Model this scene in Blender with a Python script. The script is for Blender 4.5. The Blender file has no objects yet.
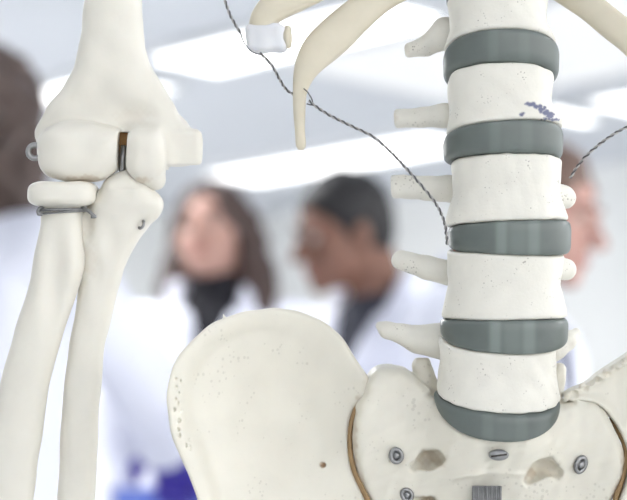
import bpy, math, random
import numpy as np
import openvdb
from mathutils import Vector, Matrix

random.seed(4)
C = bpy.context.scene.collection
F = 1920.0                       # focal length in pixels of the 627 wide frame
U = 0.8 / F                      # metres per pixel at the skeleton's distance
CAM = np.array([0.0, 0.0, 1.02])
PITCH = math.radians(7.4)

# ------------------------------------------------------------------ camera, light, exposure
sc = bpy.context.scene
cam = bpy.data.objects.new('camera', bpy.data.cameras.new('camera'))
C.objects.link(cam)
cam.location = CAM
cam.rotation_euler = (math.pi / 2 + PITCH, 0, 0)
cam.data.sensor_width = 36
cam.data.lens = 36 * F / 627
cam.data.clip_start = 0.05
cam.data.dof.use_dof = True
cam.data.dof.focus_distance = 0.8
cam.data.dof.aperture_fstop = (cam.data.lens) / 11.5
sc.camera = cam
sc.view_settings.view_transform = 'Standard'
sc.view_settings.look = 'None'
sc.view_settings.gamma = 1
sc.view_settings.use_curve_mapping = False
sc.view_settings.exposure = 0.2
sc.cycles.max_bounces = 8
sc.cycles.diffuse_bounces = 5
world = bpy.data.worlds.new('world')
sc.world = world
world.use_nodes = True
world.node_tree.nodes['Background'].inputs[0].default_value = (0.99, 0.985, 0.985, 1)
world.node_tree.nodes['Background'].inputs[1].default_value = 3.7
LAMP = 2.6                       # emission of the ceiling diffusers
PANEL = 0.36


# ------------------------------------------------------------------ helpers: projection
cp, sp_ = math.cos(PITCH), math.sin(PITCH)
RIGHT = np.array([1.0, 0, 0]); FWD = np.array([0, cp, sp_]); UP = np.array([0, -sp_, cp])


def ray(px, py):
    return (px - 313.5) / F * RIGHT + FWD + (250 - py) / F * UP


def at_y(px, py, Y):
    d = ray(px, py); return CAM + d * (Y / d[1])


def at_z(px, py, Z):
    d = ray(px, py); return CAM + d * ((Z - CAM[2]) / d[2])


def bone_space(v):
    """bone frame (x right, y away, z up, in units of U; x and -z run like picture pixels at y=0) -> world"""
    v = np.asarray(v, dtype=np.float64)
    return CAM + U * ((v[:, :1] - 313.5) * RIGHT + (F + v[:, 1:2]) * FWD + (v[:, 2:3] + 250) * UP)


# ------------------------------------------------------------------ helpers: materials
def srgb(r, g, b):
    f = lambda c: (c / 255 / 12.92) if c / 255 <= 0.04045 else ((c / 255 + 0.055) / 1.055) ** 2.4
    return (f(r), f(g), f(b), 1)


def mat(name, col, rough=0.5, metal=0.0, noise=0.0, nscale=20, bump=0.0, bscale=200, emit=0, sss=0, coat=0,
        pits=0.0, pscale=900, stain_shade=None, spots=False, alpha_t=0):
    m = bpy.data.materials.new(name); m.use_nodes = True
    nt = m.node_tree; N = nt.nodes; L = nt.links
    b = N['Principled BSDF']
    b.inputs['Base Color'].default_value = col
    b.inputs['Roughness'].default_value = rough
    b.inputs['Metallic'].default_value = metal
    if coat:
        b.inputs['Coat Weight'].default_value = coat
        b.inputs['Coat Roughness'].default_value = 0.15
    if sss:
        b.inputs['Subsurface Weight'].default_value = sss
        b.inputs['Subsurface Radius'].default_value = (1, 0.8, 0.6)
        b.inputs['Subsurface Scale'].default_value = 0.003
    if emit:
        b.inputs['Emission Color'].default_value = col
        b.inputs['Base Color'].default_value = (0.6, 0.6, 0.6, 1)
        b.inputs['Emission Strength'].default_value = emit
    tc = N.new('ShaderNodeTexCoord')
    cur = None

    def mix(fac, a, c2, typ='MIX'):
        n = N.new('ShaderNodeMix'); n.data_type = 'RGBA'; n.blend_type = typ
        if hasattr(fac, 'is_linked') or hasattr(fac, 'links'): L.new(fac, n.inputs[0])
        else: n.inputs[0].default_value = fac
        if hasattr(a, 'links'): L.new(a, n.inputs[6])
        else: n.inputs[6].default_value = a
        if hasattr(c2, 'links'): L.new(c2, n.inputs[7])
        else: n.inputs[7].default_value = c2
        return n.outputs[2]

    def ramp(src, p0, p1, v0=0.0, v1=1.0):
        n = N.new('ShaderNodeMapRange'); n.inputs['From Min'].default_value = p0; n.inputs['From Max'].default_value = p1
        n.inputs['To Min'].default_value = v0; n.inputs['To Max'].default_value = v1
        L.new(src, n.inputs['Value']); return n.outputs[0]
    if noise:
        n = N.new('ShaderNodeTexNoise'); n.inputs['Scale'].default_value = nscale; n.inputs['Detail'].default_value = 4
        L.new(tc.outputs['Object'], n.inputs['Vector'])
        dark = tuple(c * (1 - noise) for c in col[:3]) + (1,)
        cur = mix(ramp(n.outputs['Fac'], 0.35, 0.65), col, dark)
    heights = []
    if bump:
        n = N.new('ShaderNodeTexNoise'); n.inputs['Scale'].default_value = bscale; n.inputs['Detail'].default_value = 5
        L.new(tc.outputs['Object'], n.inputs['Vector']); heights.append((n.outputs['Fac'], bump))
    if pits:
        v = N.new('ShaderNodeTexVoronoi'); v.inputs['Scale'].default_value = pscale
        L.new(tc.outputs['Object'], v.inputs['Vector'])
        n = N.new('ShaderNodeTexNoise'); n.inputs['Scale'].default_value = pscale * 0.16
        n.inputs['Detail'].default_value = 2
        L.new(tc.outputs['Object'], n.inputs['Vector'])
        thr = ramp(n.outputs['Fac'], 0.42, 0.72, 0.0, 0.42)
        sub = N.new('ShaderNodeMath'); sub.operation = 'SUBTRACT'
        L.new(thr, sub.inputs[0]); L.new(v.outputs['Distance'], sub.inputs[1])
        hole = ramp(sub.outputs[0], 0.0, 0.12)
        mul = N.new('ShaderNodeMath'); mul.operation = 'MULTIPLY'; L.new(hole, mul.inputs[0]); mul.inputs[1].default_value = pits
        cur = mix(mul.outputs[0], cur if cur is not None else col, srgb(120, 112, 100))
        inv = ramp(hole, 0, 1, 1, 0); heights.append((inv, 0.35 * pits + 0.1))
    if stain_shade:
        for nm, sc_col in stain_shade:
            a = N.new('ShaderNodeAttribute'); a.attribute_name = nm
            cur = mix(a.outputs['Fac'], cur if cur is not None else col, sc_col)
    if cur is not None: L.new(cur, b.inputs['Base Color'])
    prev = None
    for h, s in heights:
        bn = N.new('ShaderNodeBump'); bn.inputs['Strength'].default_value = s
        bn.inputs['Distance'].default_value = 0.0006 if bscale > 100 else 0.01
        L.new(h, bn.inputs['Height'])
        if prev is not None: L.new(prev, bn.inputs['Normal'])
        prev = bn.outputs[0]
    if prev is not None: L.new(prev, b.inputs['Normal'])
    return m


BROWN = srgb(150, 112, 66)
ST = [('stain_shade', BROWN), ('paint', srgb(100, 103, 128))]  # brown marks, plus shade painted into the arm bone hollows
M = {
    'bone': mat('bone_plastic', srgb(217, 213, 200), 0.42, noise=0.05, nscale=60, bump=0.12, bscale=420, sss=0.15, pits=0.18, pscale=420, stain_shade=ST),
    'arm': mat('arm_bone_plastic', srgb(222, 218, 207), 0.38, noise=0.05, nscale=50, bump=0.08, bscale=420, sss=0.15, stain_shade=ST),
    'vert': mat('vertebra_plastic', srgb(222, 219, 209), 0.55, noise=0.06, nscale=110, bump=0.2, bscale=700, sss=0.1, pits=0.6, pscale=820, stain_shade=ST),
    'rib': mat('rib_plastic', srgb(208, 200, 180), 0.45, noise=0.06, nscale=70, bump=0.15, bscale=500, sss=0.2, stain_shade=ST),
    'cart': mat('white_cartilage', srgb(214, 215, 218), 0.5, bump=0.1, bscale=500, sss=0.2),
    'disc': mat('disc_rubber', srgb(92, 100, 96), 0.38, noise=0.12, nscale=90, coat=0.25, stain_shade=[('band', srgb(122, 132, 127))]),
    'joint': mat('joint_filler', srgb(158, 130, 92), 0.7, noise=0.25, nscale=150),
    'brass': mat('brown_spacer', srgb(150, 108, 55), 0.6, noise=0.2, nscale=300),
    'steel': mat('steel', srgb(150, 150, 150), 0.32, metal=1.0, noise=0.15, nscale=500),
    'zinc': mat('zinc', srgb(140, 140, 140), 0.5, metal=0.6, noise=0.15, nscale=500),
    'wire': mat('twisted_wire', srgb(88, 87, 88), 0.4, metal=0.6),
    'wire_glint': mat('wire_painted_glint', srgb(172, 170, 167), 0.4, metal=0.4),
    'dark': mat('dark_hole', srgb(50, 46, 42), 0.8),
    'wall': mat('wall_paint', srgb(244, 245, 244), 0.8, noise=0.02, nscale=2, bump=0.1, bscale=60),
    'ceil': mat('ceiling_paint', srgb(213, 217, 224), 0.85, noise=0.02, nscale=2, bump=0.1, bscale=60),
    'floor': mat('floor_vinyl', srgb(225, 226, 226), 0.4, noise=0.04, nscale=3, bump=0.05, bscale=60),
    'trim': mat('grey_trim', srgb(170, 173, 176), 0.5, noise=0.03),
    'glow': mat('lamp_diffuser', (1, 1, 1, 1), 0.5, emit=LAMP),
    'bright': mat('added_lamp_bright', (1, 1, 1, 1), 0.5, emit=27.0),
    'front': mat('added_lamp_front', (1, 1, 1, 1), 0.5, emit=5.0),
    'panel': mat('panel_diffuser', (0.95, 0.97, 1, 1), 0.5, emit=PANEL),
    'coat': mat('white_cotton', srgb(229, 231, 243), 0.85, noise=0.03, nscale=8, bump=0.3, bscale=40),
    'bench': mat('bench_laminate', srgb(225, 227, 230), 0.35, noise=0.03, nscale=10),
    'tote': mat('blue_plastic', srgb(125, 150, 232), 0.35, noise=0.05, nscale=10),
    'glove': mat('violet_nitrile', srgb(62, 48, 158), 0.4, noise=0.1, nscale=20),
    'eyew': mat('eye_white', srgb(190, 176, 168), 0.5, noise=0.02),
    'black': mat('black_knit', srgb(24, 23, 30), 0.9, noise=0.2, nscale=60),
    'charcoal': mat('charcoal_shirt', srgb(66, 68, 78), 0.9, noise=0.2, nscale=60),
    'navy': mat('navy_shirt', srgb(42, 48, 78), 0.9, noise=0.2, nscale=60),
    'jean': mat('dark_trousers', srgb(48, 52, 66), 0.9, noise=0.2, nscale=60),
    'shoe': mat('black_shoe', srgb(30, 29, 30), 0.4, noise=0.1),
}


def skin(name, r, g, b):
    return mat(name, srgb(r, g, b), 0.55, noise=0.08, nscale=14, sss=0.1)


def hair(name, r, g, b):
    m = mat(name, srgb(r, g, b), 0.5, noise=0.35, nscale=30, bump=0.5, bscale=60)
    return m


# ------------------------------------------------------------------ helpers: objects
def empty(name, loc, label, cat, group=None, rz=0):
    o = bpy.data.objects.new(name, None); C.objects.link(o)
    o.location = loc; o.rotation_euler.z = rz; o.empty_display_size = 0.1
    o['label'] = label; o['category'] = cat
    if group: o['group'] = group
    return o


def origin_of(parent):
    return np.array(parent['_o']) if parent is not None and '_o' in parent else np.zeros(3)


WORLD_POS = {}


def link_mesh(name, V, faces, m, parent=None, smooth=True, attrs=None, kind=None, local=False):
    """V in world coordinates (or in the parent's frame when local); the origin is put at the mesh's middle"""
    V = np.asarray(V, dtype=np.float64)
    c = (V.min(0) + V.max(0)) / 2
    me = bpy.data.meshes.new(name)
    if isinstance(faces, tuple):
        quads, tris = faces
        nq, ntri = len(quads), len(tris)
        me.vertices.add(len(V)); me.vertices.foreach_set('co', (V - c).astype(np.float32).ravel())
        li = np.concatenate([np.asarray(quads).ravel(), np.asarray(tris).ravel()]).astype(np.int32)
        me.loops.add(len(li)); me.loops.foreach_set('vertex_index', li)
        me.polygons.add(nq + ntri)
        st = np.concatenate([np.arange(nq) * 4, nq * 4 + np.arange(ntri) * 3]).astype(np.int32)
        me.polygons.foreach_set('loop_start', st)
        me.update(calc_edges=True)
    else:
        me.from_pydata((V - c).tolist(), [], faces)
    me.validate()
    if attrs:
        for k, arr in attrs.items():
            a = me.attributes.new(k, 'FLOAT', 'POINT'); a.data.foreach_set('value', np.asarray(arr, dtype=np.float32))
    if smooth: me.polygons.foreach_set('use_smooth', [True] * len(me.polygons))
    me.materials.append(m)
    o = bpy.data.objects.new(name, me); C.objects.link(o)
    if parent is not None:
        o.parent = parent
        if local: o.location = c
        else: o.location = c - WORLD_POS[parent.name]
        WORLD_POS[o.name] = c
    else:
        o.location = c; WORLD_POS[o.name] = c
    if local and parent is not None: WORLD_POS[o.name] = c
    if kind: o['kind'] = kind
    return o


class MB:
    """collects boxes, tubes and prisms into one mesh"""
    def __init__(s): s.v = []; s.f = []

    def add(s, V, Fc):
        n = len(s.v); s.v += [tuple(p) for p in V]; s.f += [tuple(i + n for i in f) for f in Fc]; return s

    def box(s, c, h, R=None, bev=0.0):
        c = np.array(c, float); h = np.array(h, float)
        if bev <= 0:
            P = np.array([[x, y, z] for x in (-1, 1) for y in (-1, 1) for z in (-1, 1)]) * h
            if R is not None: P = P @ np.asarray(R).T
            return s.add(P + c, [(0, 1, 3, 2), (4, 6, 7, 5), (0, 4, 5, 1), (2, 3, 7, 6), (0, 2, 6, 4), (1, 5, 7, 3)])
        import bmesh
        bm = bmesh.new(); bmesh.ops.create_cube(bm, size=2)
        for v in bm.verts: v.co = Vector((v.co.x * h[0], v.co.y * h[1], v.co.z * h[2]))
        bmesh.ops.bevel(bm, geom=bm.edges[:], offset=bev, segments=2, affect='EDGES')
        bm.verts.index_update()
        P = np.array([v.co[:] for v in bm.verts]); Fc = [[v.index for v in f.verts] for f in bm.faces]; bm.free()
        if R is not None: P = P @ np.asarray(R).T
        return s.add(P + c, Fc)

    def tube(s, pts, rad, n=12, closed=False, flat=None):
        V, Fc = tube(pts, rad, n, closed, flat); return s.add(V, Fc)

    def obj(s, name, m, parent=None, smooth=False, **k):
        return link_mesh(name, s.v, s.f, m, parent, smooth, **k)


def spline(P, n):
    """Catmull-Rom through P (any columns), n samples per span"""
    P = np.asarray(P, float); Q = np.vstack([2 * P[0] - P[1], P, 2 * P[-1] - P[-2]]); out = []
    for i in range(1, len(Q) - 2):
        for t in np.arange(n) / n:
            a, b, c, d = Q[i - 1], Q[i], Q[i + 1], Q[i + 2]
            out.append(0.5 * (2 * b + (c - a) * t + (2 * a - 5 * b + 4 * c - d) * t * t + (3 * b - a - 3 * c + d) * t ** 3))
    out.append(P[-1]); return np.array(out)


def tube(pts, rad, n=12, closed=False, flat=None):
    P = np.asarray(pts, float); m = len(P)
    rad = np.broadcast_to(np.asarray(rad, float), (m,)) if np.ndim(rad) <= 1 and np.size(rad) in (1, m) else np.asarray(rad)
    V = []; up = None
    for i in range(m):
        t = P[(i + 1) % m] - P[i - 1] if closed else P[min(i + 1, m - 1)] - P[max(i - 1, 0)]
        t = t / (np.linalg.norm(t) + 1e-12)
        if up is None:
            up = np.array([0, 1.0, 0]) if abs(t[1]) < 0.9 else np.array([1.0, 0, 0])
        a = up - t * (up @ t); a /= np.linalg.norm(a) + 1e-12; b = np.cross(t, a); up = a
        for k in range(n):
            th = 2 * math.pi * k / n
            f = 1.0 if flat is None else flat[i]
            V.append(P[i] + rad[i] * (math.cos(th) * a * f + math.sin(th) * b))
    Fc = []
    for i in range(m if closed else m - 1):
        j = (i + 1) % m
        for k in range(n):
            l = (k + 1) % n
            Fc.append((i * n + k, i * n + l, j * n + l, j * n + k))
    if not closed:
        Fc.append(tuple(range(n))[::-1]); Fc.append(tuple((m - 1) * n + k for k in range(n)))
    return V, Fc


# ------------------------------------------------------------------ helpers: sculpting in a voxel field
def smin(a, b, k):
    if k <= 0: return np.minimum(a, b)
    h = np.clip(0.5 + 0.5 * (b - a) / k, 0, 1)
    return b * (1 - h) + a * h - k * h * (1 - h)


def smax(a, b, k): return -smin(-a, -b, k)


class Field:
    def __init__(s, lo, hi, h):
        s.lo = np.array(lo, float); s.h = h
        s.n = np.ceil((np.array(hi, float) - s.lo) / h).astype(int) + 1
        s.ax = [(s.lo[i] + h * np.arange(s.n[i])).astype(np.float32) for i in range(3)]
        s.d = np.full(s.n, 1e3, np.float32)

    def put(s, f, lo=None, hi=None, k=0.0, op='u', xf=None):
        if lo is None: lo, hi = s.lo, s.lo + s.h * s.n
        lo = np.array(lo, float); hi = np.array(hi, float)
        if xf is not None:
            R, t = xf
            cs = np.array([[x, y, z] for x in (lo[0], hi[0]) for y in (lo[1], hi[1]) for z in (lo[2], hi[2])]) @ R.T + t
            wlo, whi = cs.min(0), cs.max(0)
        else: wlo, whi = lo, hi
        pad = k + 3 * s.h
        i0 = np.clip(np.floor((wlo - pad - s.lo) / s.h).astype(int), 0, s.n); i1 = np.clip(np.ceil((whi + pad - s.lo) / s.h).astype(int) + 1, 0, s.n)
        if np.any(i1 <= i0): return s
        sl = tuple(slice(a, b) for a, b in zip(i0, i1))
        X, Y, Z = s.ax[0][sl[0], None, None], s.ax[1][None, sl[1], None], s.ax[2][None, None, sl[2]]
        if xf is not None:
            x, y, z = X - t[0], Y - t[1], Z - t[2]
            X = R[0, 0] * x + R[1, 0] * y + R[2, 0] * z
            Y = R[0, 1] * x + R[1, 1] * y + R[2, 1] * z
            Z = R[0, 2] * x + R[1, 2] * y + R[2, 2] * z
        v = f(X, Y, Z)
        v = np.broadcast_to(v, s.d[sl].shape).astype(np.float32)
        if op == 'u': s.d[sl] = smin(s.d[sl], v, k)
        elif op == 's': s.d[sl] = smax(s.d[sl], -v, k)
        elif op == 'i': s.d[sl] = smax(s.d[sl], v, k)
        return s

    def cap(s, a, b, ra, rb=None, sc=(1, 1, 1), **kw):
        rb = ra if rb is None else rb
        a = np.array(a, float); b = np.array(b, float); q = np.array(sc, float)
        A = a / q; B = b / q; ab = B - A; L2 = float(ab @ ab) + 1e-9; qm = min(sc)

        def f(X, Y, Z):
            x, y, z = X / q[0] - A[0], Y / q[1] - A[1], Z / q[2] - A[2]
            t = np.clip((x * ab[0] + y * ab[1] + z * ab[2]) / L2, 0, 1)
            return (np.sqrt((x - t * ab[0]) ** 2 + (y - t * ab[1]) ** 2 + (z - t * ab[2]) ** 2) - (ra + (rb - ra) * t)) * qm
        r = max(ra, rb) * q
        return s.put(f, np.minimum(a, b) - r, np.maximum(a, b) + r, **kw)

    def ell(s, c, r, p=2.0, **kw):
        c = np.array(c, float); r = np.array(r, float)

        def f(X, Y, Z):
            e = (np.abs((X - c[0]) / r[0]) ** p + np.abs((Y - c[1]) / r[1]) ** p + np.abs((Z - c[2]) / r[2]) ** p) ** (1 / p)
            return (e - 1) * min(r) * (1 if p > 2 else 1)
        ex = kw.get('k', 0) * (r / min(r) - 1) + (0.15 * r if kw.get('k', 0) else 0)
        return s.put(f, c - r - ex, c + r + ex, **kw)

    def loft(s, rows, p=2.0, end=6, **kw):
        """rows: (z, xl, xr, ycentre, half depth) with z falling or rising"""
        R_ = np.array(sorted(rows), float); z = R_[:, 0]
        Zs = np.linspace(z[0], z[-1], 400)

        def it(col):
            # monotone smooth interpolation
            v = np.interp(Zs, z, col); w = max(3, int(400 * 0.02)); ker = np.ones(w) / w
            return np.convolve(np.pad(v, w, mode='edge'), ker, 'same')[w:-w]
        xl, xr, yc, hd = (it(R_[:, i]) for i in range(1, 5))

        def f(X, Y, Z):
            a = np.interp(Z.ravel(), Zs, xl).reshape(Z.shape); b = np.interp(Z.ravel(), Zs, xr).reshape(Z.shape)
            c = np.interp(Z.ravel(), Zs, yc).reshape(Z.shape); d = np.interp(Z.ravel(), Zs, hd).reshape(Z.shape)
            hw = np.maximum((b - a) / 2, 1e-3); cx = (a + b) / 2
            e = ((np.abs((X - cx) / hw)) ** p + (np.abs((Y - c) / d)) ** p) ** (1 / p)
            side = (e - 1) * np.minimum(hw, d)
            return smax(smax(side, Z - z[-1], end), z[0] - Z, end)
        lo = (R_[:, 1].min(), (R_[:, 3] - R_[:, 4]).min(), z[0]); hi = (R_[:, 2].max(), (R_[:, 3] + R_[:, 4]).max(), z[-1])
        return s.put(f, lo, hi, **kw)

    def wobble(s, amp, wl, seed=0):
        rs = np.random.RandomState(seed)
        n = np.zeros_like(s.d)
        for i in range(6):
            k = rs.normal(size=3); k = k / np.linalg.norm(k) * 2 * math.pi / (wl * (0.5 + rs.rand()))
            X, Y, Z = s.ax[0][:, None, None], s.ax[1][None, :, None], s.ax[2][None, None, :]
            n += np.sin(k[0] * X + k[1] * Y + k[2] * Z + rs.rand() * 6).astype(np.float32)
        s.d += (amp / 2.4) * n
        return s

    def mesh(s):
        d = s.d.copy()
        for i in range(3):                     # close the field at its border
            sl = [slice(None)] * 3
            sl[i] = 0; d[tuple(sl)] = np.maximum(d[tuple(sl)], s.h)
            sl[i] = -1; d[tuple(sl)] = np.maximum(d[tuple(sl)], s.h)
        d = np.clip(d, -4 * s.h, 4 * s.h)
        g = openvdb.FloatGrid(4 * s.h); g.copyFromArray(d)
        P, T, Q = g.convertToPolygons(isovalue=0.0, adaptivity=0.0)
        P = np.asarray(P, float) * s.h + s.lo
        T = np.asarray(T).reshape(-1, 3)[:, ::-1]; Q = np.asarray(Q).reshape(-1, 4)[:, ::-1]
        return P, (Q, T)


def bone(name, fld, m, parent, stain_shades=None, paint=None, band=None, label=None):
    P, Fc = fld.mesh()
    at = {}
    rs = np.random.RandomState(7)
    if stain_shades is not None:
        a = np.zeros(len(P))
        nz = np.sin(P[:, 0] * 0.9 + 1) * np.sin(P[:, 2] * 0.8) * 0.18 + np.sin(P[:, 0] * 0.31 + P[:, 2] * 0.4) * 0.15
        for (x, y, z, r, k) in stain_shades:
            r = np.broadcast_to(r, (3,))
            q = np.sqrt(((P[:, 0] - x) / r[0]) ** 2 + ((P[:, 1] - y) / r[1]) ** 2 + ((P[:, 2] - z) / r[2]) ** 2)
            a = np.maximum(a, np.clip((1.15 + nz - q) / 0.6, 0, 1) * k)
        at['stain_shade'] = a
    if paint is not None: at['paint'] = paint(P)
    if band is not None: at['band'] = band(P)
    o = link_mesh(name, bone_space(P), Fc, m, parent, True, at)
    if label: o['label'] = label
    return o


# =================================================================== THE ROOM
ROT = math.radians(-45)           # the room's long axis runs away to the left
uv_u = np.array([math.cos(ROT), math.sin(ROT), 0]); uv_v = np.array([-math.sin(ROT), math.cos(ROT), 0])
RR = np.array([uv_u, uv_v, [0, 0, 1]]).T
CEIL = 2.78
u0, u1, v0, v1 = -9.0, 5.0, -5.0, 8.2


def W(u, v, z): return u * uv_u + v * uv_v + np.array([0, 0, z])


def rbox(mb, ua, ub, va, vb, za, zb, bev=0):
    return mb.box(W((ua + ub) / 2, (va + vb) / 2, (za + zb) / 2), (abs(ub - ua) / 2, abs(vb - va) / 2, abs(zb - za) / 2), RR, bev)


T = 0.15
rbox(MB(), u0 - T, u1 + T, v0 - T, v1 + T, -0.15, 0).obj('floor', M['floor'], kind='structure')
rbox(MB(), u0 - T, u1 + T, v0 - T, v1 + T, CEIL, CEIL + 0.15).obj('ceiling', M['ceil'], kind='structure')
rbox(MB(), u0 - T, u1 + T, v1, v1 + T, 0, CEIL).obj('wall_back', M['wall'], kind='structure')
rbox(MB(), u0 - T, u0, v0, 2.0, 0, CEIL).obj('wall_left_near', M['wall'], kind='structure')
rbox(MB(), u0 - T, u0, 6.0, v1, 0, CEIL).obj('wall_left_far', M['wall'], kind='structure')


def window_wall(name, along, n, a0, a1, fixed, thick, no):
    """wall with n tall openings between a0 and a1; along is 'u' or 'v'"""
    mb = MB(); zs, zt = 0.8, 2.6; pitch = (a1 - a0) / n; g = 0.12

    def bx(m_, p, q, f0, f1, za, zb, bev=0):
        if along == 'u': rbox(m_, p, q, f0, f1, za, zb, bev)
        else: rbox(m_, f0, f1, p, q, za, zb, bev)
    f0, f1 = sorted((fixed, fixed + thick))
    bx(mb, a0, a1, f0, f1, 0, zs); bx(mb, a0, a1, f0, f1, zt, CEIL)
    for i in range(n + 1):
        c = a0 + i * pitch
        bx(mb, max(a0, c - g), min(a1, c + g), f0, f1, zs, zt)
    mb.obj(name, M['wall'], kind='structure')
    for i in range(n):
        p, q = a0 + i * pitch + g, a0 + (i + 1) * pitch - g
        fm = (f0 + f1) / 2; fr = MB()
        for (x0, x1_, za, zb) in ((p, p + .05, zs, zt), (q - .05, q, zs, zt), (p, q, zs, zs + .05), (p, q, zt - .05, zt), ((p + q) / 2 - .025, (p + q) / 2 + .025, zs, zt)):
            bx(fr, x0, x1_, fm - .03, fm + .03, za, zb)
        fr.obj('added_window_%d' % (no + i), M['trim'], kind='structure')


rbox(MB(), u0, u1, v0 - T, v0, 0, CEIL).obj('wall_front', M['wall'], kind='structure')
window_wall('wall_right', 'v', 5, v0, v1, u1, T, 1)  # unseen wall; its windows are added to let daylight in
window_wall('wall_left', 'v', 2, 2.0, 6.0, u0, -T, 6)  # windows added out of view to light the far area
rbox(MB(), u0, u1, v1 - .015, v1, 0, .1).obj('baseboard_back', M['trim'], kind='structure')
rbox(MB(), u0, u0 + .015, v0, v1 - .015, 0, .1).obj('baseboard_left', M['trim'], kind='structure')


def ceiling_light(c, lu, lv, label, m='glow', group=None):
    c = np.array(c, float)
    root = empty('ceiling_light', (c[0], c[1], CEIL), label, 'ceiling light', group)
    WORLD_POS[root.name] = np.array([c[0], c[1], CEIL])
    cu, cv = c @ uv_u, c @ uv_v
    fr = MB(); w = 0.03
    rbox(fr, cu - lu / 2, cu + lu / 2, cv - lv / 2, cv - lv / 2 + w, CEIL - .06, CEIL)
    rbox(fr, cu - lu / 2, cu + lu / 2, cv + lv / 2 - w, cv + lv / 2, CEIL - .06, CEIL)
    rbox(fr, cu - lu / 2, cu - lu / 2 + w, cv - lv / 2 + w, cv + lv / 2 - w, CEIL - .06, CEIL)
    rbox(fr, cu + lu / 2 - w, cu + lu / 2, cv - lv / 2 + w, cv + lv / 2 - w, CEIL - .06, CEIL)
    fr.obj('frame', M['bench'], root)
    rbox(MB(), cu - lu / 2 + w, cu + lu / 2 - w, cv - lv / 2 + w, cv + lv / 2 - w, CEIL - .055, CEIL - .005).obj('diffuser', M[m], root)


def light_between(a, b, lv, label, m='glow'):
    A, B = at_z(*a, CEIL), at_z(*b, CEIL); c = (A + B) / 2
    ceiling_light(c, abs((B - A) @ uv_u), lv, label, m)


light_between((232, 170), (452, 128), .45, 'long glowing ceiling strip running above the man and woman')
light_between((556, 107), (582, 101), .4, 'short glowing ceiling light just right of the spine')
light_between((608, 97), (660, 86), .4, 'glowing ceiling light at the right edge of the photo')
light_between((42, 92), (150, 69), .45, 'glowing ceiling light behind the upper arm bone')
light_between((176, 53), (420, -5), .42, 'long glowing ceiling strip behind the cut rib end')
A_ = at_z(335, 64, CEIL); B_ = at_z(425, 100, CEIL)
cu = A_ @ uv_u; va, vb = at_z(172, 53, CEIL) @ uv_v + .26, B_ @ uv_v
ceiling_light(W(cu + 1.5, (va + vb) / 2, 0), 3.0, abs(vb - va), 'wide bright ceiling panel at the top right behind the spine', 'panel')
for k in range(3):  # lamps added out of view to light the bones from the camera side
    ceiling_light(W(-3.8 + k * 2.6, -1.2, 0), 1.4, .5, 'added unseen ceiling light brightening the camera side of the room', 'front', group='added unseen lights over the front of the room')

for (u, v) in ((1.0, 3.4), (3.2, 3.4), (3.2, 5.6), (1.6, 7.0), (-6.4, 2.6), (-3.9, 2.2)):  # strong lamps added out of view to brighten the wall and people
    ceiling_light(W(u, v, 0), 1.4, .5, 'added unseen ceiling light brightening the far side of the room', 'bright', group='added unseen lights over the far side')

# =================================================================== THE SKELETON
skel_base = np.array([(489 - 313.5) * U, 0.8 + 0.05, 0.0])
skel = empty('anatomical_skeleton', skel_base, 'white plastic anatomical skeleton with grey discs, wired arm and pelvis in the foreground', 'skeleton model')
WORLD_POS[skel.name] = skel_base

# ---- discs and vertebral bodies: end surfaces z(x, y) = -(side) - roll*(x-cx) - s*y
BD = 42.0                                     # half depth of a body


class Surf:
    def __init__(s, L, Cc, R, cx, hw, b=BD):
        s.side = (L + R) / 2; s.roll = (R - L) / (2 * hw); s.s = (s.side - Cc) / b; s.cx = cx

    def z(s, X, Y): return -(s.side + s.roll * (X - s.cx)) - s.s * Y


#      xl   xr   top(L,C,R)        bottom(L,C,R)
DT = [(446, 548, (-16, -40, -18), (3, -14, 2)),
      (443, 559, (53, 32, 51), (79, 64, 79)),
      (443, 563, (137, 122, 130), (162, 154, 160)),
      (448, 571, (226, 221, 221), (250, 255, 254)),
      (440, 568, (318, 319, 317), (337, 353, 342)),
      (433, 560, (391, 411, 398), (396, 440, 403))]
SU = []
for (xl, xr, t, b) in DT:
    cx, hw = (xl + xr) / 2, (xr - xl) / 2
    SU.append((Surf(*t, cx, hw), Surf(*b, cx, hw), cx, hw))


def body(fld, top, bot, rows, b0=BD, waist=None):
    """rows: (u, xl, xr) with u 0 at the bottom, 1 at the top"""
    R_ = np.array(sorted(rows), float)
    us = np.linspace(0, 1, 60)

    def sm(c):
        v = np.interp(us, R_[:, 0], c); return np.convolve(np.pad(v, 4, mode='edge'), np.ones(9) / 9, 'same')[4:-4]
    xl, xr = sm(R_[:, 1]), sm(R_[:, 2])
    wmax = (R_[:, 2] - R_[:, 1]).max()

    def f(X, Y, Z):
        zt = top.z(X, Y); zb = bot.z(X, Y)
        u = np.clip((Z - zb) / np.maximum(zt - zb, 4.0), 0, 1)
        a = np.interp(u.ravel(), us, xl).reshape(u.shape); b = np.interp(u.ravel(), us, xr).reshape(u.shape)
        hw = (b - a) / 2; hd = b0 * (0.35 + 0.65 * (b - a) / wmax)
        e = (np.abs((X - (a + b) / 2) / hw) ** 2.3 + np.abs(Y / hd) ** 2.3) ** (1 / 2.3)
        return smax(smax((e - 1) * hd, (Z - zt) * 0.9, 4), (zb - Z) * 0.9, 4)
    zs = [top.side, bot.side]
    lo = (R_[:, 1].min(), -b0, -max(zs) - 45); hi = (R_[:, 2].max(), b0, -min(zs) + 45)
    fld.put(f, lo, hi)


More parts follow.
